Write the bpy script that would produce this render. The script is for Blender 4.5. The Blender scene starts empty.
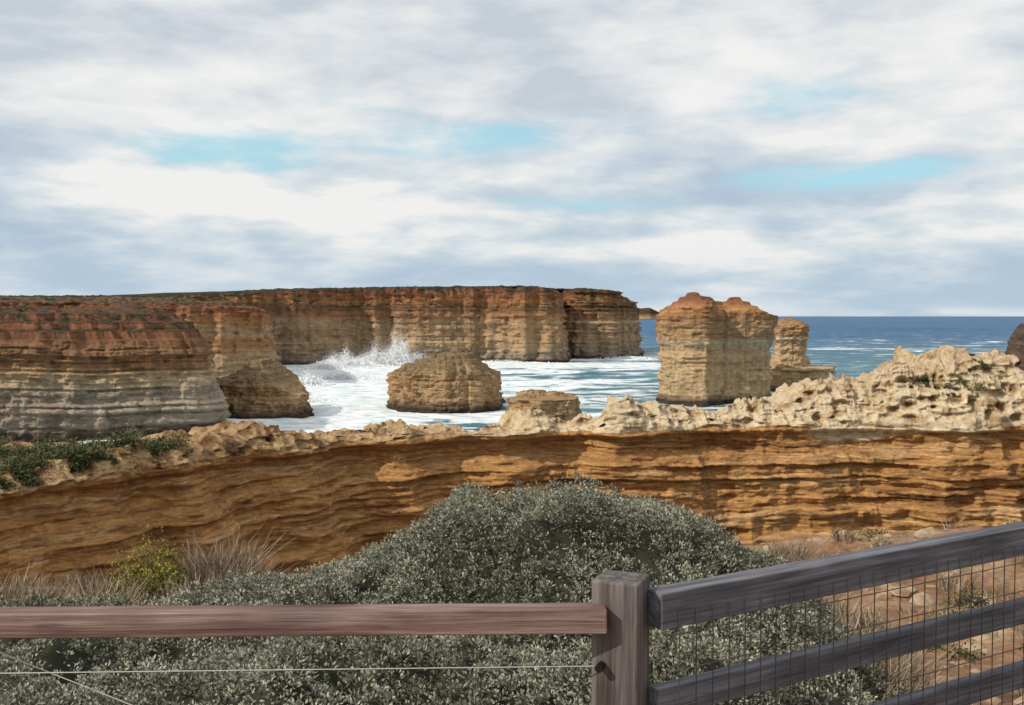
import bpy, math, numpy as np, mathutils
from math import radians
EYE=30.0
rng=np.random.default_rng(7)
scene=bpy.context.scene
scene.view_settings.view_transform='Standard'; scene.view_settings.look='None'; scene.view_settings.exposure=0
# ---------------- noise ----------------
def _h(ix,iy,iz,seed):
    h=(ix.astype(np.int64)*374761393+iy.astype(np.int64)*668265263+iz.astype(np.int64)*2147483647+seed*1274126177)&0xFFFFFFFF
    h=((h^(h>>13))*1274126177)&0xFFFFFFFF
    h=((h^(h>>16))*2246822519)&0xFFFFFFFF
    h=h^(h>>15)
    return (h&0xFFFFFF)/float(0xFFFFFF)*2-1
def vn(x,y,z,seed=0,sharp=0):
    x,y,z=np.broadcast_arrays(np.asarray(x,float),np.asarray(y,float),np.asarray(z,float))
    ix,iy,iz=np.floor(x),np.floor(y),np.floor(z)
    fx,fy,fz=x-ix,y-iy,z-iz
    if sharp: fx,fy,fz=[np.clip((f-.5)*sharp+.5,0,1) for f in (fx,fy,fz)]
    fx=fx*fx*(3-2*fx);fy=fy*fy*(3-2*fy);fz=fz*fz*(3-2*fz)
    r=0
    for a in (0,1):
        for b in (0,1):
            for c in (0,1):
                w=(fx if a else 1-fx)*(fy if b else 1-fy)*(fz if c else 1-fz)
                r=r+w*_h(ix+a,iy+b,iz+c,seed)
    return r
def fbm(x,y,z,oct=4,seed=0,g=.5):
    s=0;a=1;t=0;f=1
    for i in range(oct):
        s=s+a*vn(np.asarray(x)*f+i*17.3,np.asarray(y)*f+i*5.1,np.asarray(z)*f+i*9.7,seed+i);t+=a;a*=g;f*=2.03
    return s/t
def ridged(x,y,z,oct=4,seed=0):
    s=0;a=1;t=0;f=1
    for i in range(oct):
        s=s+a*(1-2*np.abs(vn(np.asarray(x)*f+i*17.3,np.asarray(y)*f+i*5.1,np.asarray(z)*f,seed+i)));t+=a;a*=.5;f*=2.03
    return s/t
def blocky(x,y,z,seed=0,w=.35):
    """joint-block noise: warped cell noise with sharp edges, two octaves"""
    wx=w*fbm(x*1.3,y*1.3,z*1.3,2,seed+50);wy=w*fbm(x*1.3+9,y*1.3,z*1.3,2,seed+51)
    return .65*vn(x+wx,y+wy,z+wx*.5,seed,4)+.35*vn(x*2.3+wx,y*2.3+wy,z*2.1,seed+1,4)
def worley(x,y,z,seed=0):
    x,y,z=np.broadcast_arrays(*[np.asarray(q,float) for q in (x,y,z)])
    ix,iy,iz=np.floor(x),np.floor(y),np.floor(z);d=np.full(x.shape,9.)
    for a in (-1,0,1):
        for b in (-1,0,1):
            for c in (-1,0,1):
                jx,jy,jz=ix+a,iy+b,iz+c
                px=jx+.5+.4*_h(jx,jy,jz,seed);py=jy+.5+.4*_h(jx,jy,jz,seed+1);pz=jz+.5+.4*_h(jx,jy,jz,seed+2)
                sc=.8+1.2*(_h(jx,jy,jz,seed+3)>-0.1)
                d=np.minimum(d,((x-px)**2+(y-py)**2+(z-pz)**2)*sc**2)
    return np.sqrt(d)
def layers(seed,z0,z1,tmin,tmax):
    r=np.random.default_rng(seed);xs=[];vs=[];z=z0
    while z<z1:
        t=r.uniform(tmin,tmax);v=r.uniform(-1,1)
        xs+= [z+.1*t,z+.9*t];vs+=[v,v*.8+r.uniform(-.25,.25)];z+=t
    xs=np.array(xs);vs=np.array(vs)
    return lambda q:np.interp(q,xs,vs)
def sstep(a,b,x):
    t=np.clip((x-a)/(b-a),0,1);return t*t*(3-2*t)
def terrace(z,h,k=.7):
    q=z/h;f=q-np.floor(q);return z*(1-k)+k*h*(np.floor(q)+sstep(.3,.75,f))
# ---------------- mesh helpers ----------------
def mesh_np(name,V,F,mat=None,smooth=True,attrs=None):
    me=bpy.data.meshes.new(name)
    V=np.asarray(V,np.float32);F=np.asarray(F,np.int32);k=F.shape[1]
    me.vertices.add(len(V));me.vertices.foreach_set('co',V.ravel())
    me.loops.add(F.size);me.loops.foreach_set('vertex_index',F.ravel())
    me.polygons.add(len(F));me.polygons.foreach_set('loop_start',np.arange(0,F.size,k,dtype=np.int32))
    me.polygons.foreach_set('loop_total',np.full(len(F),k,np.int32))
    me.update(calc_edges=True)
    me.polygons.foreach_set('use_smooth',np.full(len(F),smooth))
    if attrs:
        for kx,v in attrs.items():
            a=me.attributes.new(kx,'FLOAT','POINT');a.data.foreach_set('value',np.asarray(v,np.float32).ravel())
    if mat: me.materials.append(mat)
    ob=bpy.data.objects.new(name,me);scene.collection.objects.link(ob);return ob
def grid(name,P,mat,wrap=False,attrs=None,smooth=True,flip=False):
    S,R=P.shape[:2]
    i=np.arange(S if wrap else S-1);j=np.arange(R-1)
    I,J=np.meshgrid(i,j,indexing='ij');I2=(I+1)%S
    F=np.stack([I*R+J,I2*R+J,I2*R+J+1,I*R+J+1],-1).reshape(-1,4)
    if flip:F=F[:,::-1]
    return mesh_np(name,P.reshape(-1,3),F,mat,smooth,attrs)
def empty(name):
    e=bpy.data.objects.new(name,None);scene.collection.objects.link(e);return e
def child(ob,par,name=None):
    ob.parent=par
    if name: ob.name=name
    return ob
# ---------------- node helpers ----------------
class NT:
    def __init__(s,nt): s.nt=nt
    def n(s,t): return s.nt.nodes.new(t)
    def put(s,sock,v):
        if hasattr(v,'is_output') : s.nt.links.new(v,sock)
        elif v is not None:
            if isinstance(v,(tuple,list)) and len(v)==3 and sock.type=='RGBA': v=(*v,1)
            sock.default_value=v
    def m(s,op,a,b=None,c=None,clamp=False):
        q=s.n('ShaderNodeMath');q.operation=op;q.use_clamp=clamp
        s.put(q.inputs[0],a);s.put(q.inputs[1],b)
        if c is not None:s.put(q.inputs[2],c)
        return q.outputs[0]
    def vm(s,op,a,b=None):
        q=s.n('ShaderNodeVectorMath');q.operation=op;s.put(q.inputs[0],a);s.put(q.inputs[1],b)
        return q.outputs['Value'] if op in('LENGTH','DISTANCE','DOT_PRODUCT') else q.outputs[0]
    def mix(s,f,a,b,bl='MIX'):
        q=s.n('ShaderNodeMix');q.data_type='RGBA';q.blend_type=bl
        s.put(q.inputs[0],f);s.put(q.inputs[6],a);s.put(q.inputs[7],b);return q.outputs[2]
    def noise(s,vec,scale,detail=4,rough=.55,dist=0):
        q=s.n('ShaderNodeTexNoise');s.put(q.inputs['Vector'],vec);q.inputs['Scale'].default_value=scale
        q.inputs['Detail'].default_value=detail;q.inputs['Roughness'].default_value=rough;q.inputs['Distortion'].default_value=dist
        return q.outputs[0]
    def ramp(s,f,stops):
        q=s.n('ShaderNodeValToRGB');s.put(q.inputs[0],f);e=q.color_ramp.elements
        while len(e)<len(stops): e.new(.5)
        for k,(p,c) in enumerate(stops):
            e[k].position=p;e[k].color=(*c,1) if isinstance(c,tuple) else (c,c,c,1)
        return q.outputs[0]
    def mr(s,v,a,b,c=0,d=1,sm=False):
        q=s.n('ShaderNodeMapRange');q.clamp=True
        if sm:q.interpolation_type='SMOOTHSTEP'
        s.put(q.inputs[0],v)
        for i,k in enumerate((a,b,c,d)): q.inputs[i+1].default_value=k
        return q.outputs[0]
    def comb(s,x,y,z):
        q=s.n('ShaderNodeCombineXYZ')
        for i,k in enumerate((x,y,z)): s.put(q.inputs[i],k)
        return q.outputs[0]
    def sep(s,v):
        q=s.n('ShaderNodeSeparateXYZ');s.put(q.inputs[0],v);return q.outputs
    def attr(s,name):
        q=s.n('ShaderNodeAttribute');q.attribute_name=name;return q.outputs['Fac']
    def bump(s,h,st,dist,nrm=None):
        q=s.n('ShaderNodeBump');s.put(q.inputs['Height'],h);q.inputs['Strength'].default_value=st;q.inputs['Distance'].default_value=dist
        if nrm:s.put(q.inputs['Normal'],nrm)
        return q.outputs[0]
def newmat(name,rough=.9,spec=.2):
    m=bpy.data.materials.new(name);m.use_nodes=True;nt=m.node_tree
    b=nt.nodes['Principled BSDF'];b.inputs['Roughness'].default_value=rough;b.inputs['Specular IOR Level'].default_value=spec
    return m,NT(nt),b
# ---------------- rock ----------------
def rock_mat(name,stops,zmin,zmax,bandk=1.0,L=20.,scrub=None,wet=True,fine=1.0,bumpd=.5,band=(.62,1.25),warp=2.,bz=(0,.01),streak=(.68,1.22)):
    m,t,b=newmat(name)
    g=t.n('ShaderNodeNewGeometry');pos=g.outputs['Position'];p=t.sep(pos)
    w=t.noise(pos,1/L,2);z=t.m('MULTIPLY_ADD',t.m('SUBTRACT',w,.5),warp,p[2])
    base=t.ramp(t.mr(z,zmin,zmax),stops)
    v1=t.comb(t.m('MULTIPLY',p[0],.4/L),t.m('MULTIPLY',p[1],.4/L),t.m('MULTIPLY',z,bandk))
    b1=t.noise(v1,1,4,.7);bm=t.mr(b1,.3,.72,band[0],band[1])
    bstr=t.m('MULTIPLY',t.mr(z,zmin+bz[0]*(zmax-zmin),zmin+bz[1]*(zmax-zmin),.35,1),t.mr(w,.35,.65,.5,1.1))
    bm=t.m('MULTIPLY_ADD',t.m('SUBTRACT',bm,1.),bstr,1.)
    v2=t.comb(t.m('MULTIPLY',p[0],7/L),t.m('MULTIPLY',p[1],7/L),t.m('MULTIPLY',z,1./L))
    b2=t.noise(v2,1,4,.65);sm=t.mr(b2,.3,.7,streak[0],streak[1])
    b3=t.noise(t.vm('MULTIPLY',pos,(1,1,2.4)),fine,4,.75);gm=t.mr(b3,.28,.72,.66,1.3)
    hm=t.mr(w,.35,.68,0,1)
    col=t.mix(1,base,t.m('MULTIPLY',t.m('MULTIPLY',bm,sm),gm),'MULTIPLY')
    col=t.mix(t.m('MULTIPLY',hm,.3),col,t.mix(1,col,(1.15,.85,.62),'MULTIPLY'))
    dk=t.m('MULTIPLY',t.mr(b2,.56,.68,0,1),t.mr(b3,.45,.6,0,.7))
    col=t.mix(dk,col,t.mix(1,col,(.42,.34,.3),'MULTIPLY'))
    if wet:
        col=t.mix(t.mr(t.m('ADD',z,t.m('MULTIPLY',b3,2)),2.0,4.5,1,0),col,(.05,.036,.026))
    if scrub:
        nz=t.sep(g.outputs['Normal'])[2]
        f=t.m('MULTIPLY',t.mr(nz,.4,.7),t.mr(p[2],scrub[1],scrub[1]+2))
        sc=t.mix(t.mr(b3,.45,.56),scrub[0],scrub[2])
        col=t.mix(f,col,sc)
    t.nt.links.new(col,b.inputs['Base Color'])
    t.nt.links.new(t.bump(b3,1.,bumpd),b.inputs['Normal'])
    return m
def resample(pts,N,smooth):
    A=np.array(pts,float);d=np.r_[0,np.cumsum(np.hypot(*np.diff(A[:,:2],axis=0).T))]
    s=np.linspace(0,d[-1],N);Q=np.stack([np.interp(s,d,A[:,k]) for k in range(A.shape[1])],1)
    k=max(1,int(smooth/(d[-1]/N)))
    if k>1:
        ker=np.hanning(k+2)[1:-1];ker/=ker.sum()
        for c in range(Q.shape[1]):
            Q[:,c]=np.convolve(np.pad(Q[:,c],(k,k),mode='edge'),ker,'same')[k:-k]
    return s,Q
def fromb(px,D): return ((px-512)/1000.*D,D)
def cliff(name,pts,mat,base=-2,N=600,R=90,inl=(-.7,.7),L=20,A=4,B=1.,ST=1.2,BK=1.2,bs=4.,lay=(1,4),batter=5,smooth=8,seed=1,tops=((1,.2),(3,.6),(7,1.5),(15,2.5),(40,3.5),(100,4),(300,5)),tn=1.,lip=1.,ter=0):
    s,Q=resample([(*fromb(p,D),z) for p,D,z in pts],N,smooth)
    T=np.gradient(Q[:,:2],axis=0);T/=np.linalg.norm(T,axis=1)[:,None]+1e-9
    n=np.stack([T[:,1],-T[:,0]],1)
    t=np.linspace(0,1,R)[None,:];x0=Q[:,0][:,None];y0=Q[:,1][:,None]
    rim=Q[:,2][:,None]+tn*.6*fbm(x0/6,y0/6,0*x0,3,seed+40)+tn*.5*blocky(x0/9,y0/9,0*x0,seed+41)
    z=base+t*(rim-base)
    lf=layers(seed,base-5,80,*lay);lf2=layers(seed+9,base-5,80,lay[0]*.3,lay[1]*.3)
    zw=z+1.2*fbm(x0/L,y0/L,0*z,2,seed+3)
    off=A*fbm(x0/L,y0/L,z/(5*L),3,seed)+A*.7*ridged(x0/L*2.2,y0/L*2.2,z/(6*L),3,seed+5)
    off=off+batter*(1-t)**2
    mod=np.clip(.6+.9*fbm(x0/L*1.5,y0/L*1.5,z/6,2,seed+8),0,1.6)
    off=off+ST*lf(zw)*mod+ST*.5*lf2(zw)*mod
    off=off+B*fbm(x0/5,y0/5,zw/1.6,4,seed+6,.6)+BK*blocky(x0/bs,y0/bs,zw/(bs*.6),seed+12)
    off=off-lip*sstep(.9,1.,t)**2
    P=np.stack([x0+n[:,0][:,None]*off,y0+n[:,1][:,None]*off,z],-1)
    il=np.array(inl)/np.hypot(*inl)
    prev=P[:,-1,:2];zr=P[:,-1,2]
    dd=[];hh=[]
    ks=[(0,0)]+list(tops)
    for k in range(1,len(ks)):
        nsub=8 if ks[k][0]<45 else 2
        for q in range(1,nsub+1):
            dd.append(ks[k-1][0]+(ks[k][0]-ks[k-1][0])*q/nsub);hh.append(ks[k-1][1]+(ks[k][1]-ks[k-1][1])*q/nsub)
    TT=[]
    for d,h in zip(dd,hh):
        wq=sstep(0,6,d)
        X=prev[:,0]*(1-wq)+Q[:,0]*wq+il[0]*d;Y=prev[:,1]*(1-wq)+Q[:,1]*wq+il[1]*d
        zz=zr*(1-wq)+Q[:,2]*wq+h
        zz=zz+tn*sstep(0,3,d)*(fbm(X/4,Y/4,0*X,4,seed+20)+.5*blocky(X/5,Y/5,0*X,seed+22)*(d<40))
        if ter: zz=np.where(d<45,terrace(zz+.6*fbm(X/15,Y/15,0*X,2,seed+23),ter),zz)
        TT.append(np.stack([X,Y,zz],-1))
    return grid(name,np.concatenate([P,np.stack(TT,1)],1),mat)
def stack(name,poly,topz,rimz,mat,base=-2,N=420,R=90,L=9,A=1.6,B=.6,ST=.9,BK=.9,bs=3.,lay=(.8,3),seed=1,batter=1.5,prof=None,smooth=2.5,caprows=60,cp=2.0,tn=.7,ter=1.4):
    pl=[fromb(*q) for q in poly];pl.append(pl[0])
    A0=np.array(pl);d=np.r_[0,np.cumsum(np.hypot(*np.diff(A0,axis=0).T))]
    s=np.linspace(0,d[-1],N,endpoint=False);Q=np.stack([np.interp(s,d,A0[:,k]) for k in (0,1)],1)
    k=max(2,int(smooth/(d[-1]/N)));ker=np.hanning(k+2)[1:-1];ker/=ker.sum()
    for c in (0,1): Q[:,c]=np.convolve(np.r_[Q[-k:,c],Q[:,c],Q[:k,c]],ker,'same')[k:-k]
    T=np.roll(Q,-1,0)-np.roll(Q,1,0);T/=np.linalg.norm(T,axis=1)[:,None]
    n=np.stack([T[:,1],-T[:,0]],1);C=Q.mean(0)
    if ((Q-C)*n).sum()<0:n=-n
    x0=Q[:,0][:,None];y0=Q[:,1][:,None];t=np.linspace(0,1,R)[None,:]
    z=base+t*(rimz(x0)+tn*.6*blocky(x0/3,y0/3,0*x0,seed+60)-base)
    lf=layers(seed,base-5,60,*lay);lf2=layers(seed+9,base-5,60,lay[0]*.3,lay[1]*.3);zw=z+.5*fbm(x0/L,y0/L,0*z,2,seed+3)
    off=A*fbm(x0/L,y0/L,z/(4*L),3,seed)+A*.6*ridged(x0/L*2,y0/L*2,z/(5*L),3,seed+5)+batter*(1-t)**2
    if prof is not None: off=off+prof(z)
    mod=np.clip(.5+.9*fbm(x0/L,y0/L,z/4,2,seed+7),0,1.5)
    off=off+ST*lf(zw)*mod+ST*.5*lf2(zw)*mod+B*fbm(x0/3.5,y0/3.5,zw/1.2,4,seed+6,.6)+BK*blocky(x0/bs,y0/bs,zw/(bs*.6),seed+12)
    P=np.stack([x0+n[:,0][:,None]*off,y0+n[:,1][:,None]*off,z],-1)
    f=np.linspace(1,0,caprows+1)[1:][None,:]
    X=C[0]+(P[:,-1,0][:,None]-C[0])*f;Y=C[1]+(P[:,-1,1][:,None]-C[1])*f
    rz=np.repeat(P[:,-1,2][:,None],caprows,1)
    Z=rz+(topz(X)-rz)*(1-f**cp)+tn*(1-f**4)*(fbm(X/2.2,Y/2.2,0*X,4,seed+30)+.8*blocky(X/2.5,Y/2.5,0*X,seed+31))
    if ter: Z=Z+(terrace(Z+.4*fbm(X/6,Y/6,0*X,2,seed+33),ter,.8)-Z)*(1-f**6)
    return grid(name,np.concatenate([P,np.stack([X,Y,Z],-1)],1),mat,wrap=True)
# palettes (base colours)
OR=(.41,.21,.09);RED=(.25,.105,.055);BUFF=(.48,.345,.2);GREY=(.34,.28,.21);CREAM=(.55,.44,.3);DK=(.13,.08,.05);BRN=(.24,.135,.072)
farm=rock_mat('far_cliff_rock',[(0,BRN),(.08,GREY),(.25,BUFF),(.45,(.43,.29,.17)),(.52,BUFF),(.6,(.38,.21,.11)),(.72,BRN),(.8,OR),(.93,RED),(1,DK)],0,49,.4,40,scrub=((.022,.028,.014),34,(.05,.045,.025)),fine=.25,bumpd=2,warp=3,band=(.65,1.2),streak=(.5,1.25))
midm=rock_mat('mid_headland_rock',[(0,GREY),(.3,BUFF),(.5,OR),(.62,BUFF),(.72,OR),(.85,RED),(1,RED)],0,38,.5,30,scrub=((.04,.045,.022),33,(.17,.085,.05)),fine=.4,bumpd=1.3)
nearm=rock_mat('near_headland_rock',[(0,DK),(.1,(.26,.21,.16)),(.2,(.37,.31,.24)),(.3,(.45,.375,.28)),(.42,(.31,.26,.2)),(.52,(.5,.39,.26)),(.6,BUFF),(.68,(.4,.22,.11)),(.8,BRN),(1,RED)],0,27,.7,25,scrub=((.03,.038,.016),24,(.14,.055,.033)),fine=.5,bumpd=1.)
stkm=rock_mat('stack_rock',[(0,BUFF),(.35,(.48,.35,.2)),(.52,BUFF),(.585,CREAM),(.64,(.38,.22,.11)),(.7,(.46,.3,.16)),(.8,(.34,.19,.095)),(.9,OR),(1,RED)],0,36,.8,12,scrub=((.22,.085,.045),34.5,(.13,.06,.035)),fine=.6,bumpd=.6,warp=1,band=(.42,1.3),bz=(.5,.65))
islm=rock_mat('island_rock',[(0,BRN),(.2,(.4,.27,.15)),(.5,(.46,.29,.15)),(.75,(.42,.29,.16)),(.9,(.3,.18,.09)),(1,BRN)],0,18,.7,12,scrub=((.25,.175,.09),9,(.13,.09,.05)),fine=.6,bumpd=.7,warp=1,streak=(.55,1.25))

cliff('far_headland',[(-400,540,38),(-100,545,39.5),(150,560,40.5),(230,590,43),(300,625,46),(360,655,47.5),(430,650,48),(480,662,48.5),(520,650,48.5),(545,648,48.5),(560,655,46.5),(556,700,46),(540,760,47)],farm,N=1300,R=100,L=35,A=8,B=1.8,ST=2.3,BK=2.2,bs=9,lay=(2,7),batter=6,seed=11,smooth=8,tops=((1,.3),(3,.8),(7,1),(15,1.),(40,1),(100,1),(300,1)))
cliff('far_headland',[(548,850,47),(562,740,47),(570,712,48),(588,704,48.5),(606,706,48),(620,720,46),(630,745,41),(632,790,38),(610,900,46)],farm,N=600,R=90,L=30,A=5,B=1.8,ST=2.3,BK=2,bs=8,lay=(2,6),batter=7,seed=12,smooth=8,tops=((1,.3),(3,.6),(7,1),(15,1),(40,1),(100,1)))
cliff('headland',[(-200,400,36),(0,405,35.5),(120,412,35),(210,418,34.5),(250,424,33.5),(266,436,32),(265,480,32),(245,560,35)],midm,N=1000,R=90,L=28,A=6,B=1.4,ST=1.8,BK=1.6,bs=6,lay=(2,5),batter=10,seed=21,smooth=6,tops=((3,.6),(8,1.5),(20,2.5),(40,3),(200,4)),ter=2)
cliff('headland',[(-260,215,25),(-100,226,24.5),(0,234,24),(60,238,23.5),(120,243,23),(165,246,22.5),(198,250,21.5),(211,260,20),(206,290,21),(180,330,25)],nearm,N=1100,R=130,L=20,A=3.4,B=1.,ST=1.7,BK=1.3,bs=4,lay=(1.0,3.),batter=5,seed=31,smooth=5,
  tops=((2,1.8),(5,4.),(9,6.5),(14,7.8),(30,8.4),(60,8.5),(120,8)),tn=1.5,ter=2.2)
stack('rock_outcrop',[(205,296),(235,288),(262,286),(290,290),(303,300),(300,318),(270,326),(225,326),(205,312)],lambda x:np.interp(x/300*1000+512,[205,235,250,262,272,290,305],[11,13,16.5,18,17,12,7.5]),lambda x:np.interp(x/300*1000+512,[205,235,262,280,303],[9,10,12.5,10,6.5]),islm,seed=41,batter=3,A=1.8,N=500,BK=1.3)
stack('rock_island',[(392,322),(405,312),(440,307),(475,309),(497,318),(495,335),(465,345),(420,345),(394,336)],lambda x:np.interp(x/326*1000+512,[389,396,410,440,455,466,476,484,500],[12,15,15.5,17,19.5,19.5,18,15,12]),lambda x:np.interp(x/320*1000+512,[389,440,465,500],[11.5,13,13.5,11]),islm,seed=43,batter=1.,A=1.5,cp=3,N=560,BK=1.4,tn=.9,ter=1.8)
sx=lambda x:x/354*1000+512
stack('sea_stack',[(659,352),(666,342),(690,336),(706,334),(720,343),(745,344),(764,346),(770,352),(766,374),(720,380),(670,374)],
  lambda x:np.interp(sx(x),[655,662,672,684,692,700,712,722,730,738,750,762,772],[32,34.5,36.5,38.5,39.,37.2,35.5,34,35.5,37,36,33,31]),
  lambda x:np.interp(sx(x),[655,672,700,725,745,772],[30.5,33,33,31.5,32.5,30]),stkm,seed=47,N=640,R=140,A=1.4,B=.5,ST=.8,BK=.8,bs=3.5,lay=(1,3),batter=.5,cp=2.5,tn=.6,ter=1.6,
  prof=lambda z:np.interp(z,[0,10,19.5,21,24,30,34],[0,-.6,-.7,.3,1.1,1.2,0]))
e=empty('sea_stack')
o1=stack('column',[(774,402),(780,396),(800,396),(807,402),(806,414),(776,414)],lambda x:np.interp(x/405*1000+512,[770,782,800,812],[27.5,28.6,28.3,27]),lambda x:27+0*x,stkm,seed=51,N=300,A=.9,ST=.8,BK=.8,bs=2.5,lay=(1,3),batter=1.,cp=3,tn=.4,prof=lambda z:np.interp(z,[0,9,12,15,18,22,28],[2,1,.2,-1.3,-1,.2,-.2]))
o2=stack('ledge',[(768,398),(790,391),(815,390),(833,396),(834,410),(800,418),(768,414)],lambda x:9.8+0*x,lambda x:9.2+0*x,stkm,seed=53,N=300,A=.9,ST=.6,cp=2)
child(o1,e);child(o2,e)
stack('rock_outcrop',[(508,245),(520,240),(545,238),(572,241),(580,250),(570,262),(520,262)],lambda x:10.6+0*x,lambda x:9.8+0*x,islm,seed=55,N=300,A=.8,ST=.7,cp=2,tn=.5)
dkm=rock_mat('dark_rock',[(0,(.1,.07,.05)),(.5,(.16,.11,.08)),(1,(.08,.06,.05))],20,30,1.5,4,wet=False,fine=2,bumpd=.2)
stack('rock_outcrop',[(1012,82),(1030,79.5),(1060,79),(1080,82),(1075,87),(1030,87)],lambda x:29.7+0*x,lambda x:np.interp(x/82*1000+512,[1010,1025,1040],[28.2,29,29.3]),dkm,base=15,seed=57,N=260,L=3,A=.5,B=.3,ST=.3,BK=.35,bs=1,lay=(.4,1.2),batter=1.5,smooth=.6,tn=.25,ter=.6,cp=3)
cliff('distant_headland',[(620,9000,40),(632,8900,85),(650,8900,100),(660,9000,60),(668,9100,20)],farm,N=80,R=10,inl=(0,1),L=300,A=10,B=1,ST=2,BK=0,batter=20,smooth=30,seed=61,tops=((50,5),(200,5),(500,-60)))

# ---------------- gorge ridge (mid distance wall) ----------------
def ridge():
    pts=[(-160,40),(-80,44),(0,48),(60,50.5),(100,52),(150,55.5),(200,57),(260,61.5),(300,62.5),(350,66.5),(400,67.5),(460,71.5),(500,72),(560,74.5),(620,74),(700,76.5),(780,76),(860,77.5),(940,76),(1024,77),(1150,75),(1300,73)]
    crest_px=[-160,-80,0,50,90,130,185,200,240,300,330,370,430,470,500,520,560,590,612,628,645,680,720,760,800,835,868,890,905,925,945,965,985,1002,1024,1060,1120,1300]
    crest_y =[500,490,478,462,452,448,446,443,432,430,436,431,424,429,427,420,418,412,404,394,406,408,408,408,400,392,382,372,360,372,376,372,360,352,362,356,360,370]
    N=1800
    s,Q=resample([fromb(*p) for p in pts],N,5)
    x0=Q[:,0];y0=Q[:,1];px=x0/y0*1000+512
    T=np.gradient(Q,axis=0);T/=np.linalg.norm(T,axis=1)[:,None];n=np.stack([T[:,1],-T[:,0]],1)
    capb=21.6+.3*fbm(x0/6,y0/6,0*x0,3,71)+.2*blocky(x0/2.5,y0/2.5,0*x0,72)
    slope1=np.interp(px,[0,200,500,800,900,1300],[.8,1.,1.5,2.2,3.5,4])
    cz=EYE-(np.interp(px,crest_px,crest_y)-316)/1000*(y0+slope1)
    jag=np.clip(ridged(x0/2.4,y0/2.4,0*x0,2,73),-.2,1)**2*.8+np.clip(ridged(x0/.8,y0/.8,0*x0,2,74),0,1)**2*.45+.4*blocky(x0/1.6,y0/1.6,0*x0,76)
    amp=np.interp(px,[0,200,250,500,560,800,900,1300],[.5,.6,.9,.9,1.1,1.1,1.2,1.3])
    cz=cz+jag*amp-.15
    cz=np.maximum(cz,capb+.2)
    R1=180;t=np.linspace(0,1,R1)[None,:];X0=x0[:,None];Y0=y0[:,None];PX=px[:,None]
    z=4+t**.75*(capb[:,None]-4)
    zw=z+.7*fbm(X0/18,Y0/18,0*z,2,75)+.06*fbm(X0/2,Y0/2,z,2,70)
    lf=layers(77,0,40,.45,1.6);lf2=layers(78,0,40,.16,.5)
    off=1.8*fbm(X0/9,Y0/9,z/25,3,79)+.9*ridged(X0/5,Y0/5,z/14,3,80)+6*(1-t)**1.3
    mod=np.clip(.65+1.*fbm(X0/8,Y0/8,z/2.5,3,81),0,1.6)
    off=off+.9*lf(zw)*mod+.5*lf2(zw)*np.clip(.75+1.1*fbm(X0/4,Y0/4,z/.9,3,82),0,1.7)+.42*fbm(X0/2.4,Y0/2.4,zw/.6,5,83,.6)+.4*blocky(X0/3,Y0/3,zw/.8,84)+.14*blocky(X0/1.1,Y0/1.1,zw/.35,92)
    off=off-.5*sstep(19.2,20.2,z)*(1-sstep(20.9,21.3,z))+.3*sstep(20.9,21.4,z)
    P1=np.stack([X0+n[:,0:1]*off,Y0+n[:,1:2]*off,z],-1)
    R2=64;t=np.linspace(0,1,R2+1)[None,1:]
    off0=off[:,-1:]
    zc=capb[:,None]+t**.9*(cz-capb)[:,None]
    bk=slope1[:,None]*t**1.2
    ax=X0-n[:,0:1]*bk;ay=Y0-n[:,1:2]*bk
    w1=worley(ax/1.3,ay/1.3,zc/.8,85);w2=worley(ax/.55,ay/.55,zc/.42,88)
    dsp=.8*fbm(ax/2.6,ay/2.6,zc/1.5,4,86)+.35*blocky(ax/1.4,ay/1.4,zc/.6,87)-.55*(1-sstep(.15,.48,w1))-.12*(1-sstep(.2,.5,w2))+.12
    capamp=np.interp(PX,[0,200,500,800,900],[.8,.85,.9,1.,1.25])
    o=off0-bk+dsp*sstep(0,.12,t)*capamp
    P2=np.stack([X0+n[:,0:1]*o,Y0+n[:,1:2]*o,zc+.15*fbm(X0/.5,Y0/.5,zc/.5,3,89)*t],-1)
    R3=60;t=np.linspace(0,1,R3+1)[None,1:]
    W=np.interp(PX,[-160,0,190,260,500,800,900,1300],[18,16,9,5,4,5,9,14])
    bk=W*t
    XX=X0-n[:,0:1]*bk;YY=Y0-n[:,1:2]*bk
    rough=np.interp(PX,[0,190,260,800,900,1300],[.4,.5,.6,.7,.9,.95])
    w3=worley(XX/1.2,YY/1.2,0*XX,91)
    zt=cz[:,None]+(rough*fbm(XX/1.5,YY/1.5,0*XX,4,88)+rough*.6*ridged(XX/2.5,YY/2.5,0*XX,3,89)-rough*.4*(1-sstep(.1,.5,w3))-.3)*sstep(0,.12,t)-.5*t
    zt=P2[:,-1:,2]*(1-sstep(0,.1,t))+zt*sstep(0,.1,t)
    o=o[:,-1:]-bk
    P3=np.stack([X0+n[:,0:1]*o,Y0+n[:,1:2]*o,zt],-1)
    R4=20;t=np.linspace(0,1,R4+1)[None,1:]
    o4=o[:,-1:]-4*t+.5*fbm(X0/3,Y0/3,t*6,3,90)*sstep(0,.3,t)
    P4=np.stack([X0+n[:,0:1]*o4,Y0+n[:,1:2]*o4,zt[:,-1:]*(1-t)-2*t],-1)
    P=np.concatenate([P1,P2,P3,P4],1)
    tot=P.shape[1]
    cap=np.zeros((N,tot));cap[:,R1:]=1
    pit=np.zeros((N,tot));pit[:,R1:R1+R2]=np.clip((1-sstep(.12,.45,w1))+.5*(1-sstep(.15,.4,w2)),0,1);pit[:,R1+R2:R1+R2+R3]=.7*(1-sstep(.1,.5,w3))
    pale=np.repeat(np.interp(px,[180,420,500,540,1300],[0,.2,.5,1,1])[:,None],tot,1)
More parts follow.
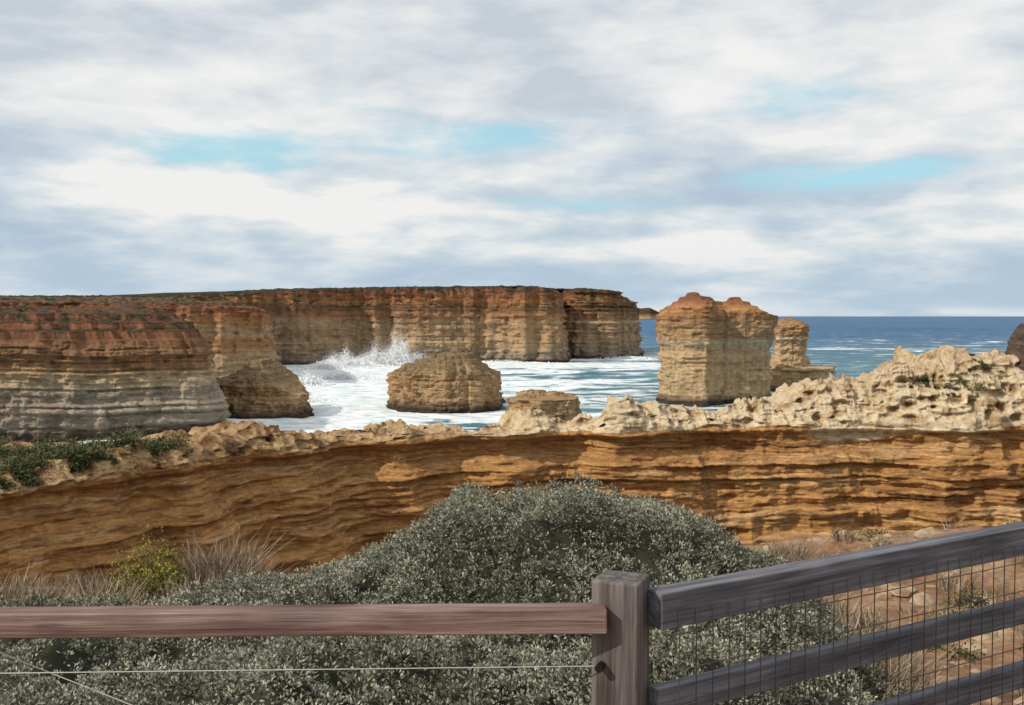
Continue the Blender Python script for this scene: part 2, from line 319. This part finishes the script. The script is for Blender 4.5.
    lens=np.exp(-((px[:,None]-850)/48)**2-((P[...,2]-20.9)/.8)**2)+np.exp(-((px[:,None]-930)/90)**2-((P[...,2]-21.5)/.5)**2)
    cap=np.clip(cap+lens*1.0*(np.arange(tot)[None,:]<R1),0,1)
    topf=np.clip((P[...,2]-capb[:,None])/np.maximum(cz-capb,.5)[:,None],0,1)
    m,t,b=newmat('gorge_sandstone')
    g=t.n('ShaderNodeNewGeometry');pos=g.outputs['Position'];p=t.sep(pos)
    b5=t.noise(pos,.16,4,.6)
    z=t.m('MULTIPLY_ADD',t.m('SUBTRACT',b5,.5),1.3,p[2])
    v=lambda k,h:t.comb(t.m('MULTIPLY',p[0],h),t.m('MULTIPLY',p[1],h),t.m('MULTIPLY',z,k))
    b1=t.noise(v(1.3,.045),1,4,.75)
    base=t.ramp(b1,[(.3,(.15,.07,.032)),(.4,(.36,.18,.068)),(.47,(.54,.29,.105)),(.53,(.4,.2,.075)),(.6,(.62,.4,.19)),(.7,(.28,.14,.055))])
    b2=t.noise(v(6,.22),1,3,.7)
    b3=t.noise(t.vm('MULTIPLY',pos,(1,1,2.2)),1.8,5,.76)
    mul=t.m('MULTIPLY',t.mr(b2,.3,.7,.6,1.3),t.mr(b3,.28,.72,.6,1.35))
    wall=t.mix(1,base,mul,'MULTIPLY')
    wall=t.mix(t.mr(b5,.52,.68,0,.55),wall,t.mix(1,wall,(.6,.53,.52),'MULTIPLY'))
    wall=t.mix(t.mr(b2,.6,.66,0,.6),wall,t.mix(1,wall,(.35,.27,.22),'MULTIPLY'))
    capn=t.noise(pos,.7,5,.7)
    capc=t.ramp(capn,[(.32,(.3,.18,.09)),(.42,(.59,.44,.25)),(.52,(.73,.61,.43)),(.62,(.64,.48,.28)),(.72,(.36,.21,.1))])
    capo=t.ramp(capn,[(.36,(.1,.06,.035)),(.46,(.35,.2,.09)),(.55,(.52,.35,.18)),(.66,(.22,.12,.06))])
    cc=t.mix(t.attr('pale'),capo,capc)
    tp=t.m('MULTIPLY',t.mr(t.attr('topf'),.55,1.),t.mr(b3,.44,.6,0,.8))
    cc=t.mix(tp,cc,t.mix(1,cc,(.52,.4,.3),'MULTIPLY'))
    cc=t.mix(t.m('MULTIPLY',t.attr('pit'),.65),cc,t.mix(1,cc,(.4,.27,.16),'MULTIPLY'))  # shade inside the pits painted into the cap colour
    cc=t.mix(1,cc,t.mr(b3,.3,.7,.68,1.2),'MULTIPLY')
    cm=t.mr(t.m('ADD',t.attr('cap'),t.m('MULTIPLY',t.m('SUBTRACT',b3,.5),.6)),.4,.65)
    col=t.mix(cm,wall,cc)
    t.nt.links.new(col,b.inputs['Base Color'])
    t.nt.links.new(t.bump(b3,1,.25),b.inputs['Normal'])
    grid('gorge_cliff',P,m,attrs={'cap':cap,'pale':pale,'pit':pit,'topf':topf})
    return P,px,R1,R2
RP,Rpx,R1,R2=ridge()

# ---------------- foliage helpers ----------------
def leafmat(name,c1,c2,c3,rough=.7):
    m,t,b=newmat(name,rough,.2)
    col=t.ramp(t.attr('tint'),[(0,c1),(.5,c2),(1,c3)])
    t.nt.links.new(col,b.inputs['Base Color'])
    return m
def leaves(C,Dr,L,W,tint):
    n=len(C);r=rng.normal(size=(n,3));S=np.cross(Dr,r);S/=np.linalg.norm(S,axis=1)[:,None]+1e-9
    L=np.asarray(L)[:,None];W=np.asarray(W)[:,None]
    V=np.stack([C,C+Dr*L*.5+S*W*.5,C+Dr*L,C+Dr*L*.5-S*W*.5],1).reshape(-1,3)
    F=np.arange(4*n).reshape(-1,4);return V,F,np.repeat(tint,4)
def tufts(C,Nrm,k,rad,ll,lw,spread=.9,tint=None):
    n=len(C);d=rng.normal(size=(n,k,3))*spread+Nrm[:,None,:]*1.0
    d/=np.linalg.norm(d,axis=2)[...,None]
    rr=rng.uniform(.15,1,(n,k,1))*np.asarray(rad).reshape(-1,1,1)
    base=C[:,None,:]+d*rr
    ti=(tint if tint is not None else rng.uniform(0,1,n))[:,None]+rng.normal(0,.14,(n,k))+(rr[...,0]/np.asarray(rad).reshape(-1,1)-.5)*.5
    return leaves(base.reshape(-1,3),d.reshape(-1,3),rng.uniform(.7,1.3,n*k)*ll,rng.uniform(.7,1.3,n*k)*lw,np.clip(ti,0,1).ravel())

# ---------------- ground ----------------
def gz(x,y):
    b=EYE-1.75-.16*np.clip(y,0,60)+.25*fbm(x/5,y/5,0*x,4,101)+.05*fbm(x/.7,y/.7,0*x,3,102)
    e=np.interp(x,[-60,-8,-2,3,10,40],[15,15.5,17,21,24,26])+1.6*fbm(x/4,0*x,0*x,3,103)
    d=np.clip(y-e,0,None)
    b=b-np.minimum(d*1.1,2.)-np.clip(d-2,0,None)*2.0
    b=b+.7*np.exp(-((x-9)/3)**2-((y-17)/4)**2)+.3*np.clip(ridged(x/2.5,y/1.6,0*x,4,105),0,1)*sstep(3.5,6,x)
    return np.maximum(b,5+fbm(x/6,y/6,0*x,3,104))
xs=np.concatenate([np.linspace(-150,-20,40),np.linspace(-19.8,22,420),np.linspace(23,150,40)]);ys=np.concatenate([np.linspace(-120,-3,30),np.linspace(-2.8,40,430),np.linspace(41,50,10)])
X,Y=np.meshgrid(xs,ys,indexing='ij');Z=gz(X,Y)
m,t,b=newmat('sandy_soil')
g=t.n('ShaderNodeNewGeometry');pos=g.outputs['Position']
a1=t.noise(pos,.6,4,.6);a2=t.noise(pos,6,5,.75)
c=t.ramp(a1,[(.3,(.16,.09,.05)),(.5,(.3,.165,.09)),(.65,(.4,.27,.165))])
c=t.mix(1,c,t.mr(a2,.3,.7,.5,1.35),'MULTIPLY')
t.nt.links.new(c,b.inputs['Base Color']);t.nt.links.new(t.bump(a2,1.,.1),b.inputs['Normal'])
grid('ground',np.stack([X,Y,Z],-1),m)

# ---------------- big bush ----------------
M=[(.35,8.0,-1.37,2.05,2.2),(-1.6,7.2,-1.90,1.6,1.6),(-3.3,6.6,-1.98,2.,1.6),(-1.0,5.5,-1.85,2.2,1.8),(.8,5.3,-1.85,1.3,1.5),(1.65,6.2,-2.0,1.0,1.3),(-3.,5.,-1.95,2.,1.6),(-5.5,6.,-2.0,2,2)]
def bz(x,y):
    s=0;k=9
    for cx,cy,tp,rx,ry in M:
        h=tp-.9*(((x-cx)/rx)**2+((y-cy)/ry)**2);s=s+np.exp(k*np.clip(h,-6,0)+k*2)
    z=np.log(s+1e-12)/k-2
    return EYE+z-.05+.15*fbm(x/.6,y/.6,0*x,3,111)+.17*ridged(x/.85,y/.85,0*x,2,112)-.07+.06*(.5-worley(x/.22,y/.22,0*x,113))
bx=np.linspace(-7.5,3.6,330);by=np.linspace(3.2,11.5,260);X,Y=np.meshgrid(bx,by,indexing='ij');Z=np.maximum(bz(X,Y)-.05,gz(X,Y)-.4)
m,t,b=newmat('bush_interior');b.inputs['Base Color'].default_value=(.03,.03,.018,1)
bush=empty('saltbush')
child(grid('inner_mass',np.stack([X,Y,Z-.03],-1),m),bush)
n=60000
x=rng.uniform(-6,3.4,n);y=rng.uniform(3.4,10.0,n);zb=bz(x,y);keep=(zb>gz(x,y)-.02)
x=x[keep];y=y[keep];zb=zb[keep]
e=.05;gx=(bz(x+e,y)-bz(x-e,y))/(2*e);gy=(bz(x,y+e)-bz(x,y-e))/(2*e)
nr=np.stack([-gx,-gy,np.ones_like(gx)],1);nr/=np.linalg.norm(nr,axis=1)[:,None]
dens=.6+.9*fbm(x/.25,y/.25,0*x,2,115);k=rng.uniform(0,1,len(x))<dens*.9
C=np.stack([x,y,zb],1)[k]+nr[k]*rng.uniform(-.06,.05,(k.sum(),1));nr=nr[k]
print('tufts',len(C))
tint=np.clip(.5+.45*fbm(C[:,0]/.4,C[:,1]/.4,0*C[:,0],3,116)+rng.normal(0,.16,len(C)),0,1)
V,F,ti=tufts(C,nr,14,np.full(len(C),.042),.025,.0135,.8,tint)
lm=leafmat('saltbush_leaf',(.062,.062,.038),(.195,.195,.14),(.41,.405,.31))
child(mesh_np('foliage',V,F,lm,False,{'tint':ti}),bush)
# ---------------- small green shrub, dry grass, scrub ----------------
def shrub(name,blobs,mat,leaf,per):
    Vs=[];Fs=[];Ts=[];o=0
    for (cx,cy,cz,rx,rz) in blobs:
        k=int(per*rx*rx);d=rng.normal(size=(k,3));d/=np.linalg.norm(d,axis=1)[:,None];d[:,2]=np.abs(d[:,2])*1.1-.1
        lump=1+.5*vn(d[:,0]*2+cx*3,d[:,1]*2+cy*3,d[:,2]*2,5)[:,None]
        r=rng.uniform(.4,1.08,(k,1))*lump;C=np.array([cx,cy,cz])+d*r*np.array([rx,rx,rz])
        dd=d+rng.normal(size=(k,3))*.7;dd/=np.linalg.norm(dd,axis=1)[:,None]
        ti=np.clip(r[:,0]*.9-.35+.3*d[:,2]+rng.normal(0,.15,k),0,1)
        V,F,tt=leaves(C,dd,rng.uniform(.7,1.3,k)*leaf,rng.uniform(.7,1.3,k)*leaf*.5,ti)
        Vs.append(V);Fs.append(F+o);Ts.append(tt);o+=len(V)
    return mesh_np(name,np.concatenate(Vs),np.concatenate(Fs),mat,False,{'tint':np.concatenate(Ts)})
gm=leafmat('green_shrub_leaf',(.022,.027,.007),(.1,.1,.018),(.27,.245,.045))
def onb(px,D,dz=0):
    x,y=fromb(px,D);return x,y,float(gz(np.array([x]),np.array([y]))[0])+dz
def bl(px,D,rx,rz,dz=0):
    x,y,z=onb(px,D,dz);return (x,y,z,rx,rz)
shrub('green_shrub',[bl(125,13,.3,.6),bl(148,13.2,.38,.85),bl(168,13.1,.27,.55),bl(138,12.6,.32,.5),bl(118,12.5,.25,.35),bl(155,12.6,.25,.55),bl(82,12,.16,.2),bl(72,12,.14,.18)],gm,.045,16000)
def grass(name,clumps,mat):
    Vs=[];T=[]
    for (cx,cy,cz,r,h,n) in clumps:
        a=rng.uniform(0,2*np.pi,n);q=np.sqrt(rng.uniform(0,1,n))*r
        B=np.stack([cx+np.cos(a)*q,cy+np.sin(a)*q,np.full(n,cz-.03)],1)
        ln=rng.normal(0,.32,(n,2))+np.stack([np.cos(a),np.sin(a)],1)*.25*(q/r)[:,None]
        hh=h*rng.uniform(.3,1.1,n)
        w=rng.uniform(.002,.005,n)*(1+cy/14);sd=rng.normal(size=(n,3));sd[:,2]=0;sd/=np.linalg.norm(sd,axis=1)[:,None]
        Mi=B+np.c_[ln*hh[:,None]*.35,hh*.6];Tp=B+np.c_[ln*hh[:,None],hh]
        s=sd*w[:,None]
        Vs.append(np.stack([B-s,B+s,Mi+s*.8,Mi-s*.8,Mi-s*.8,Mi+s*.8,Tp+s*.2,Tp-s*.2],1).reshape(-1,3))
        T.append(np.repeat(rng.uniform(0,1,n),8))
    V=np.concatenate(Vs);F=np.arange(len(V)).reshape(-1,4)
    return mesh_np(name,V,F,mat,False,{'tint':np.concatenate(T)})
dm=leafmat('dry_grass_blade',(.1,.075,.045),(.24,.18,.115),(.4,.33,.24))
cl=[]
def gc(px,D,r,h,n):
    x,y,z=onb(px,D);cl.append((x,y,z,r,h,n))
for px,D,r,h,n in [(200,13.5,.35,.75,700),(225,13.3,.35,.85,800),(250,13,.3,.6,500),(215,12.5,.4,.5,500),(180,12,.3,.4,300),(15,11,.35,.5,500),(40,11.5,.3,.4,400),(95,12.5,.35,.5,500),(100,11.2,.3,.45,400),(60,10.5,.3,.35,300),(-20,11,.4,.5,400),(120,11,.3,.4,300),(270,12.5,.3,.4,250),(5,12.5,.3,.4,300)]: gc(px,D,r,h,n)
for i in range(60):
    px=rng.uniform(780,1150);D=rng.uniform(6.5,24)
    gc(px,D,rng.uniform(.1,.3),rng.uniform(.1,.26),int(rng.uniform(40,130)))
for i in range(40): gc(rng.uniform(-250,330),rng.uniform(10,17),.3,rng.uniform(.12,.3),130)
for px,D in [(840,9.5),(865,9),(880,8.2),(850,7.5),(830,11),(800,12.5),(815,16),(790,18),(860,8),(885,7.2)]: gc(px,D,.35,.5,500)
grass('dry_grass',cl,dm)
sm=leafmat('scrub_leaf',(.014,.019,.008),(.055,.068,.026),(.14,.145,.06))
bs=[]
def onridge(pxa,j):
    i=int(np.argmin(np.abs(Rpx-pxa)));return RP[i,R1+R2+j]
for i in range(170):
    q=onridge(rng.uniform(-150,195),int(rng.uniform(0,58)));r=rng.uniform(.3,.9);bs.append((q[0],q[1],q[2]-.1,r,r*.75))
for i in range(50):
    q=onridge(rng.uniform(20,190),int(rng.uniform(0,30)));r=rng.uniform(.5,1.0);bs.append((q[0],q[1],q[2]-.1,r,r*.9))
for i in range(40):
    q=onridge(rng.uniform(-60,120),int(rng.uniform(-40,8)));r=rng.uniform(.25,.6);bs.append((q[0],q[1],q[2]-.1,r,r*.6))
for i in range(30):
    q=onridge(rng.uniform(195,500),int(rng.uniform(5,50)));r=rng.uniform(.2,.4);bs.append((q[0],q[1],q[2]-.1,r,r*.6))
for i in range(34):
    j=int(rng.uniform(-34,-8));q=onridge(rng.normal(965,28),j);r=rng.uniform(.2,.5);bs.append((q[0],q[1],q[2]-.05,r,r*.45))
shrub('coastal_scrub',bs,sm,.14,1100)
low=[]
for i in range(26):
    px=rng.uniform(790,1100);D=rng.uniform(8,24);r=rng.uniform(.1,.3);low.append(bl(px,D,r,r*.7))
shrub('low_shrubs',low,sm,.045,5000)
# loose stones on the sandy slope
V=[];F=[];o=0
bpy.ops.mesh.primitive_ico_sphere_add(subdivisions=2,radius=1);ic=bpy.context.object
iv=np.array([v.co[:] for v in ic.data.vertices]);fi=np.array([list(p_.vertices) for p_ in ic.data.polygons]);bpy.data.objects.remove(ic)
for i in range(420):
    D=rng.uniform(6.5,22);x,y,z=onb(rng.uniform(760,1200),D);r=.02+.09*rng.uniform(0,1)**3*2
    q=iv*(1+.35*vn(iv[:,0]*1.5+i,iv[:,1]*1.5,iv[:,2]*1.5,i%50)[:,None])*r*np.array([rng.uniform(.8,1.5),rng.uniform(.8,1.3),rng.uniform(.5,.8)])
    V.append(q+np.array([x,y,z]));F.append(fi+o);o+=len(iv)
sm2,t,b=newmat('stone');g=t.n('ShaderNodeNewGeometry')
t.nt.links.new(t.ramp(t.noise(g.outputs['Position'],3,4,.7),[(.35,(.2,.12,.07)),(.6,(.4,.3,.2))]),b.inputs['Base Color'])
mesh_np('loose_stones',np.concatenate(V),np.concatenate(F),sm2,False)

# ---------------- sea ----------------
th=np.concatenate([np.linspace(-180,-42,24)[:-1],np.linspace(-42,42,760),np.linspace(42,180,24)[1:]])
rr=np.concatenate([[0.5,60,120],np.linspace(170,1100,520),np.geomspace(1106,90000,140)])
TH,RR=np.meshgrid(np.radians(th),rr,indexing='ij');X=RR*np.sin(TH);Y=RR*np.cos(TH)
near=np.clip(1-RR/1600,0,1)
ph=(Y-.15*X+26*fbm(X/90,Y/90,0*X,3,131))/46.
fr=ph-np.floor(ph);cid=np.floor(ph)
seg=sstep(-.05,.35,fbm(X/75,cid*3.7,0*X,2,134))
crest=np.exp(-((fr-.5)/.13)**2)*seg
wash=np.where(fr>.5,np.exp(-(fr-.5)/.28),0)*seg
hgt=near*(.8*fbm(X/30,Y/14,0*X,4,132)+1.5*crest+.5*fbm(X/9,Y/5,0*X,3,135))
G=lambda cx,cy,rx,ry:np.exp(-((X-cx)/rx)**2-((Y-cy)/ry)**2)
def Gp(px,D,rx,ry,): 
    cx,cy=fromb(px,D);return G(cx,cy,rx,ry)
bay=sstep(1000,700,RR)*sstep(.33,.2,X/np.maximum(Y,1))
right=Gp(880,820,120,180)+.9*Gp(960,1100,180,160)+.5*Gp(800,560,60,120)
foam=.12+.95*Gp(335,400,46,90)+1.1*Gp(345,560,80,80)+.8*Gp(250,270,34,24)+.8*Gp(380,310,34,30)+.45*Gp(520,420,60,60)+.5*Gp(610,600,60,50)+.6*Gp(540,300,34,14)+.6*Gp(440,304,50,9)+.6*Gp(300,290,28,14)
foam+=.8*Gp(460,620,120,22)+.6*Gp(600,700,50,18)+.5*Gp(715,345,32,26)+.5*Gp(805,385,25,22)
foam+=bay*(.8*crest+.6*wash+.2)+right*(1.3*crest+.7*wash)
foam=np.clip(foam,0,1.25)*(1-.9*sstep(1400,2200,RR))
m,t,b=newmat('sea_water',.3,.15)
g=t.n('ShaderNodeNewGeometry');pos=g.outputs['Position'];p=t.sep(pos)
dist=t.vm('LENGTH',pos)
va=t.vm('MULTIPLY',pos,(1.,2.0,0));vb=t.vm('MULTIPLY',pos,(1,4.,0))
n1=t.noise(va,.03,6,.72,.5)
n3=t.noise(vb,.0016,5,.7)
shal=t.mr(dist,350,1500,1,0)
c=t.mix(t.mr(n3,.4,.62,0,1),(.010,.068,.165),(.025,.13,.26))
c2=t.mix(t.mr(n1,.4,.6),(.05,.15,.18),(.21,.33,.34))
c=t.mix(t.m('MULTIPLY',shal,.85),c,c2)
fo=t.m('ADD',n1,t.m('MULTIPLY',t.attr('foam'),.24))
fm=t.mr(fo,.605,.69)
wc=t.mr(t.noise(vb,.03,3,.7),.69,.74,0,.75)
fm=t.m('MAXIMUM',fm,wc)
c=t.mix(fm,c,t.mix(t.mr(t.noise(va,.12,3,.6),.38,.56),(.52,.62,.64),(.86,.88,.88)))
t.nt.links.new(c,b.inputs['Base Color'])
t.nt.links.new(t.m('MULTIPLY_ADD',fm,.4,.5),b.inputs['Roughness'])
t.nt.links.new(t.bump(t.noise(va,.2,4,.7),1,1.5),b.inputs['Normal'])
grid('sea',np.stack([X,Y,hgt],-1),m,attrs={'foam':foam},flip=True)
m,t,b=newmat('spray');b.inputs['Base Color'].default_value=(.92,.93,.94,1)
V=[];
def spray(px,D,w,h,n):
    x,y=fromb(px,D)
    u=rng.normal(0,1,n);v=rng.exponential(.33,n);env=np.exp(-u**2*.5)*(.6+.6*np.abs(vn(u*2,0*u,0*u,int(px))))
    C=np.stack([x+u*w*.5+v*rng.normal(0,1,n),y+rng.normal(0,2.5,n),np.minimum(v,1.6)*h*env],1)
    s=(rng.uniform(.12,.42,n)*(1.2-np.clip(v,0,1)))[:,None,None]
    tri=rng.normal(size=(n,4,3))*s
    V.append((C[:,None,:]+tri).reshape(-1,3))
spray(345,590,24,14,11000);spray(375,600,20,19,14000);spray(398,602,11,30,14000);spray(330,560,14,10,5500);spray(415,610,14,10,5000);spray(500,640,30,2.5,2500);spray(620,700,30,4,2000);spray(300,430,16,9,7000);spray(222,292,3,3,700);spray(345,480,18,6,5500);spray(300,350,12,3,2000)
V=np.concatenate(V);mesh_np('sea_spray',V,np.arange(len(V)).reshape(-1,4),m,False)

# ---------------- fence ----------------
def wood(name,c1,c2,c3,axis,rot=0):
    m,t,b=newmat(name,.75,.25)
    tc=t.n('ShaderNodeTexCoord').outputs['Object']
    sc=[28,28,28];sc[axis]=1.6
    v=t.vm('MULTIPLY',tc,tuple(sc));n1=t.noise(v,1,4,.65,.4)
    sc2=[110,110,110];sc2[axis]=3;n2=t.noise(t.vm('MULTIPLY',tc,tuple(sc2)),1,3,.6)
    n3=t.noise(tc,3,4,.6)
    c=t.ramp(n1,[(.32,c1),(.5,c2),(.68,c3)])
    c=t.mix(1,c,t.m('MULTIPLY',t.mr(n2,.3,.7,.65,1.2),t.mr(n3,.3,.7,.7,1.2)),'MULTIPLY')
    c=t.mix(t.mr(n2,.64,.7,0,.7),c,(.03,.022,.018))
    t.nt.links.new(c,b.inputs['Base Color']);t.nt.links.new(t.bump(t.m('ADD',n1,n2),.8,.004),b.inputs['Normal'])
    return m
def box(name,cx,cy,cz,lx,ly,lz,rz,mat,bev=.006,dirp=None):
    bpy.ops.mesh.primitive_cube_add(size=1);o=bpy.context.object;o.name=name
    o.data.transform(mathutils.Matrix.Diagonal((lx,ly,lz,1)))
    o.location=(cx,cy,cz);o.rotation_euler=(0,0,rz)
    md=o.modifiers.new('b','BEVEL');md.width=bev;md.segments=2
    o.data.materials.append(mat);return o
def beam(name,a,bb,w,h,mat,bev=.004):
    a=np.array(a);bb=np.array(bb);d=bb-a;L=np.linalg.norm(d);c=(a+bb)/2
    o=box(name,*c,L,w,h,math.atan2(d[1],d[0]),mat,bev)
    o.rotation_euler=(0,-math.asin(d[2]/L),math.atan2(d[1],d[0]));return o
def wires(name,segs,r,mat):
    V=[];F=[]
    for a,bb in segs:
        a=np.array(a,float);bb=np.array(bb,float);d=bb-a;d/=np.linalg.norm(d);u=np.cross(d,(0,0,1) if abs(d[2])<.9 else (1,0,0));u/=np.linalg.norm(u);v=np.cross(d,u);o=len(V)
        for P in (a,bb):
            for k in range(6):
                an=k*math.pi/3;V.append(P+r*(math.cos(an)*u+math.sin(an)*v))
        for k in range(6): F.append((o+k,o+(k+1)%6,o+6+(k+1)%6,o+6+k))
    return mesh_np(name,np.array(V),np.array(F),mat,True)
grey=wood('weathered_timber_post',(.055,.045,.042),(.12,.1,.095),(.2,.18,.17),2)
greyr=wood('weathered_timber_rail',(.06,.06,.072),(.13,.128,.148),(.22,.215,.24),0)
red=wood('hardwood_rail',(.1,.055,.045),(.21,.13,.11),(.31,.23,.2),0)
mw,t,b=newmat('galvanised_wire',.5,.4);b.inputs['Base Color'].default_value=(.09,.075,.065,1);b.inputs['Metallic'].default_value=.3
mb,t,b=newmat('bolt_steel',.5,.5);b.inputs['Base Color'].default_value=(.02,.02,.02,1);b.inputs['Metallic'].default_value=.7
fence=empty('lookout_fence')
E=EYE
pc=(.297,2.70)
post=box('post',pc[0],pc[1],E-.71-.8,.13,.13,1.6,radians(-22),grey,.006);child(post,fence)
d=np.array([1.41,.83]);d/=np.hypot(*d);st=np.array([.375,2.68])
def rp(s,z,off=0): 
    return (st[0]+d[0]*s+d[1]*off,st[1]+d[1]*s-d[0]*off,E+z)
child(beam('top_rail_right',rp(.01,-.795),rp(3.2,-.785),.07,.10,greyr),fence)
child(beam('mid_rail_right',rp(.01,-1.05),rp(3.2,-1.05),.045,.08,greyr),fence)
child(beam('bottom_rail_right',rp(.01,-1.28),rp(3.2,-1.28),.045,.08,greyr),fence)
child(beam('top_rail_left',(-3.0,2.59,E-.815),(.25,2.64,E-.805),.07,.066,red),fence)
child(box('post_right',rp(3.27,0)[0],rp(3.27,0)[1],E-.69-.9,.13,.13,1.8,radians(30),grey,.008),fence)
child(box('post_left',-3.07,2.6,E-.69-.85,.13,.13,1.7,0,grey,.008),fence)
seg=[]
for i in range(0,54): seg.append((rp(.07+i*.06,-.80,.038),rp(.07+i*.06,-1.5,.038)))
for k in range(7): seg.append((rp(.03,-.86-k*.1,.041),rp(3.2,-.86-k*.1,.041)))
child(wires('mesh_panel',seg,.0018,mw),fence)
mw2,t,b=newmat('cable_wire',.4,.5);b.inputs['Base Color'].default_value=(.5,.48,.45,1);b.inputs['Metallic'].default_value=.3
cs=[((-3.0,2.6,E-.96),(.23,2.64,E-.935)),((-3.0,2.6,E-1.1),(.23,2.64,E-1.09)),((-3,2.7,E-.27),(-.85,2.66,E-1.12))]
child(wires('cables',cs,.0016,mw2),fence)
for (x,z) in [(.225,-.935),(.235,-1.09)]:
    bpy.ops.mesh.primitive_cylinder_add(vertices=12,radius=.011,depth=.03,location=(x+.01,2.635,E+z),rotation=(radians(90),0,radians(-22)))
    o=bpy.context.object;o.name='bolt';o.data.materials.append(mb);child(o,fence)

# ---------------- world ----------------
SE=radians(36);SA=radians(240)
sd=np.array([math.sin(SA)*math.cos(SE),math.cos(SA)*math.cos(SE),math.sin(SE)])
w=bpy.data.worlds.new('World');scene.world=w;w.use_nodes=True;t=NT(w.node_tree);bg=w.node_tree.nodes['Background']
sky=t.n('ShaderNodeTexSky');sky.sky_type='NISHITA';sky.sun_disc=False;sky.sun_elevation=SE;sky.sun_rotation=SA
dr=t.n('ShaderNodeTexCoord').outputs['Generated'];p=t.sep(dr)
zz=t.m('MAXIMUM',p[2],0.)
el=t.m('POWER',zz,.8)
v=t.comb(p[0],p[1],t.m('MULTIPLY',el,3.0))
n1=t.noise(t.vm('ADD',v,(5.3,2,.9)),2.8,5,.52,.25);n2=t.noise(t.vm('ADD',v,(7,3,1)),7.,5,.55,.15)
sh=t.m('ADD',t.m('MULTIPLY',n1,.5),t.m('MULTIPLY',n2,.5))
cloud=t.ramp(sh,[(.40,(.56,.62,.68)),(.46,(.68,.72,.76)),(.51,(.79,.81,.82)),(.57,(.88,.88,.87))])
low=t.ramp(sh,[(.41,(.42,.54,.67)),(.47,(.51,.62,.71)),(.52,(.66,.73,.77)),(.57,(.87,.87,.85))])
cloud=t.mix(t.m('MULTIPLY',t.mr(p[2],.1,.22,1,0,True),.85),cloud,low)
cloud=t.mix(t.m('MULTIPLY',t.mr(p[2],.0,.08,1,0,True),.8),cloud,t.mix(t.mr(sh,.44,.56),(.46,.59,.71),(.66,.73,.78)))
def hole(px,py,rx,rz,a0=1.):
    a=(px-512)/1000.;e=(316-py)/1000.;q=math.sqrt(1+a*a+e*e)
    dv=t.vm('MULTIPLY',t.vm('SUBTRACT',dr,(a/q,1/q,e/q)),(1/rx,1.,1/rz))
    return t.mr(t.vm('LENGTH',dv),0,1.3,a0,0)
hs=None
for a in [(225,148,.10,.028),(490,140,.16,.026),(845,176,.11,.016,.85),(800,92,.10,.03,.7),(350,108,.1,.016,.7),(570,205,.12,.012,.6)]:
    h=hole(*a);hs=h if hs is None else t.m('MAXIMUM',hs,h)
hm=t.mr(t.m('ADD',t.m('MULTIPLY',hs,.6),t.m('MULTIPLY',t.m('SUBTRACT',n2,.5),-2.0)),.1,.75,0,1,True)
hm=t.m('MULTIPLY',hm,t.mr(hs,0,.35))
blue=t.mix(.7,t.mix(1,sky.outputs[0],(.075,.1,.115),'MULTIPLY'),(.46,.83,.92))
col=t.mix(t.m('MULTIPLY',hm,.85),cloud,blue)
col=t.mix(1,col,(10,10,10),'MULTIPLY')
t.nt.links.new(col,bg.inputs['Color']);bg.inputs['Strength'].default_value=.1
sun=bpy.data.lights.new('sun','SUN');sun.energy=3.4;sun.angle=radians(.8);sun.color=(1,.93,.82)
so=bpy.data.objects.new('sun',sun);scene.collection.objects.link(so)
so.rotation_euler=mathutils.Vector(sd).to_track_quat('Z','Y').to_euler()
# ---------------- camera ----------------
cam=bpy.data.cameras.new('camera');co=bpy.data.objects.new('camera',cam);scene.collection.objects.link(co)
co.location=(0,0,EYE);co.rotation_euler=(radians(90-2.09),0,0);cam.sensor_width=36;cam.lens=36*1000/1024;cam.clip_end=200000;cam.clip_start=.05
scene.camera=co
